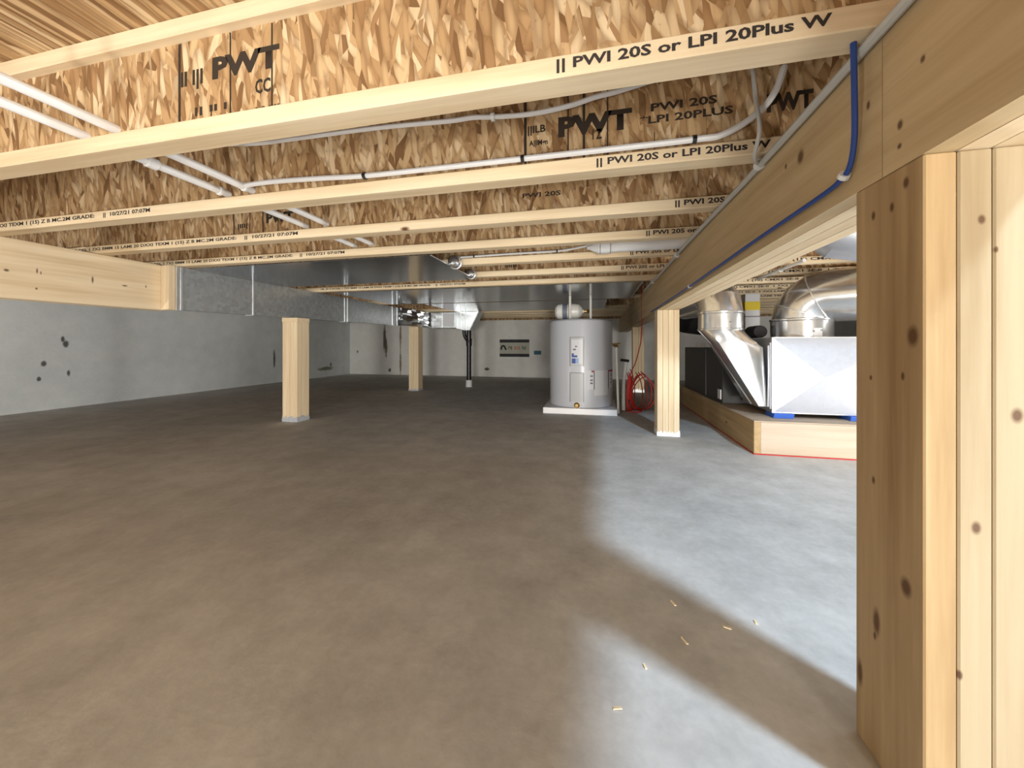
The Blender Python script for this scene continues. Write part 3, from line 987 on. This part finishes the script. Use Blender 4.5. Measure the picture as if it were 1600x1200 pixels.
def circ(z, r=BR_, dx=0.):
    return [(BC[0] + dx + r * math.cos(2 * PI * k / N), BC[1] + r * math.sin(2 * PI * k / N), z + .0 * k) for k in range(N)]


def rrect(x0, x1, y0, y1, z):
    out = []
    for k in range(N):
        a = 2 * PI * k / N
        c, s = math.cos(a), math.sin(a)
        m = max(abs(c), abs(s))
        out.append(((x0 + x1) / 2 + c / m * (x1 - x0) / 2, (y0 + y1) / 2 + s / m * (y1 - y0) / 2, z))
    return out


def lerp(A, B, t):
    return [tuple(a * (1 - t) + b * t for a, b in zip(p, q)) for p, q in zip(A, B)]


top_ = circ(.785)
mid = rrect(.80, 1.119, 2.765, 3.04, .665)
mid = [(p[0], p[1], p[2] + (.03 if p[0] < 1.0 else 0)) for p in lerp(mid, circ(.665, .15, .09), .5)]
bot = rrect(1.066, 1.119, 2.775, 3.03, .272)
MB().loft([top_, lerp(top_, mid, .5), mid, lerp(mid, bot, .33), lerp(mid, bot, .66), bot]).build('taper', 'bright_metal', rb, 25)
MB().tube([(BC[0] - BR_ - .002, 2.90, .79), (.815, 2.90, .69), (1.068, 2.90, .272)], .007, 8).build('edge_seam', 'cleat_metal', rb)
MB().tube([(1.115, 2.762, .275), (1.117, 2.755, .50), (1.117, 2.76, .68)], .006, 8).build('edge_seam', 'cleat_metal', rb)
MB().box((1.1195, 2.745, .262), (1.1250, 3.06, .70)).build('flange', 'plenum_metal', rb)
MB().lathe([(BR_ + .004, 0), (BR_ + .008, .004), (BR_ + .008, .012), (BR_ + .003, .016), (BR_ + .003, .115), (BR_ + .009, .12), (BR_ + .009, .132), (BR_, .136)], (*BC, .785), n=40).build('collar', 'bright_metal', rb)
rings, cs = bend((*BC, .91), (0, 0, 1), (-.15, 1, .0), .13, BR_, 3, 36, .01, .5)
MB().loft(rings, False).build('elbow', 'bright_metal', rb, 22)
MB().lathe([(.005, 0), (.005, .003), (.001, .004)], (BC[0] + .02, BC[1] - BR_ - .002, .84), (0, -1, 0), 8).build('screw', 'seam_grey', rb)

# furnace behind
fu = thing('furnace', (1.35, 3.9, .21), 'dark furnace cabinet lying on the platform behind the boot', 'furnace')
MB().box((.995, 3.27, .2105), (1.75, 4.55, .655), .004).build('cabinet', 'furnace_dark', fu)
MB().box((.9925, 3.72, .215), (.9955, 3.73, .65)).build('panel_seam', 'dull_metal', fu)
MB().box((.985, 3.29, .24), (.994, 3.36, .32), .002).build('latch', 'foil_white', fu)
MB().box((1.0, 4.0, .6555), (1.06, 4.12, .70), .004).build('junction_box', 'foil_white', fu)
fb = thing('filter_box', (1.44, 3.93, .66), 'white upright carton with a broad yellow band on the furnace', 'box')
MB().box((1.375, 3.88, .656), (1.50, 3.98, 1.165), .003).build('carton', 'label_white', fb)
MB().box((1.3735, 3.8785, 1.01), (1.5015, 3.9815, 1.09)).build('yellow_band', 'label_yellow', fb)
MB().box((1.3735, 3.8785, .945), (1.5015, 3.9815, .955)).build('dark_line', 'seam_grey', fb)
ins = thing('pipe_insulation', (1.17, 3.15, .76), 'short black foam pipe sleeve between the boot and the plenum', 'insulation')
MB().lathe([(.018, 0), (.044, 0), (.046, .01), (.046, .17), (.044, .18), (.018, .18)], (1.172, 3.02, .781), (0, 1, 0), 18).build('sleeve', 'black_rubber', ins)
MB().lathe([(.001, .002), (.018, .002), (.018, .178), (.001, .178)], (1.172, 3.02, .781), (0, 1, 0), 12).build('core', 'dull_metal', ins)
fd = thing('flexible_duct', (.78, 4.2, 1.0), 'black insulated duct in the dim space behind the column', 'duct')
MB().tube([(.70, 3.55, 1.06), (.82, 3.9, .99), (.95, 4.4, .93), (1.3, 4.8, .90)], .11, 18, smooth=6).build('jacket', 'black_rubber', fd)

# ------------------------------------------------------------------ back wall sign, tag
YS = YB - .004
sg = thing('wall_sign', (-1.665, YS, .61), 'small cream sign with black bars and coloured lettering on the back wall', 'sign')
MB().box((-1.985, YS, .43), (-1.348, YB - .0005, .79)).build('board', 'sign_cream', sg)
for a0, a1 in ((.425, .490), (.725, .79)):
    MB().box((-1.985, YS - .002, a0), (-1.348, YS - .0005, a1)).build('black_bar', 'sign_black', sg)
lg = MB().tube([(-1.95, YS - .001, .575), (-1.935, YS - .001, .645), (-1.885, YS - .001, .65), (-1.86, YS - .001, .60), (-1.84, YS - .001, .575)], .018, 6, smooth=4)
lg.build('emblem', 'sign_black', sg)
for tx, x, wd, mt in (('re', -1.795, .085, 'sign_olive'), ('BOX', -1.665, .125, 'sign_orange'), ('N/', -1.50, .09, 'sign_olive')):
    put_print('lettering', print_mesh(tx, wd, .075, mt, .03), sg, (x, YS - .0015, .575))
tg = MB().box((-1.25, YS - .002, .475), (-1.10, YB - .0005, .555), .002).build('wall_tag', 'tag_blue', loc=(0, 0, 0))
tag(tg, 'little blue tag on the back wall right of the sign', 'tag')

# ------------------------------------------------------------------ wood chips on the floor
random.seed(5)
CH = (('wood chip lying at the edge of the post shadow', .20, 1.047), ('tan wood chip on the lit floor nearest the large post', .31, .985), ('wood chip in the lower lit patch near the picture bottom', .04, .721), ('wood chip inside the dark band of the post shadow', .20, .92), ('wood chip farthest right on the lit floor', .385, 1.02), ('wood chip on the boundary of the lower lit patch', .102, .828))
for la, x, y in CH:
    a = random.uniform(0, PI)
    dx, dy = math.cos(a), math.sin(a)
    L, W = random.uniform(.006, .011), random.uniform(.002, .0035)
    pts = []
    for zz in (.0005, .0026):
        for s, t in ((-1, -1), (1, -.5), (.8, 1), (-.9, .7)):
            pts.append((x + dx * L * s - dy * W * t, y + dy * L * s + dx * W * t, zz + (.0015 if s > 0 else 0)))
    o = MB().hexa(pts).build('wood_chip', 'wood_chip_tan', loc=(x, y, 0))
    tag(o, la, 'wood chip', 'wood chips on the floor')
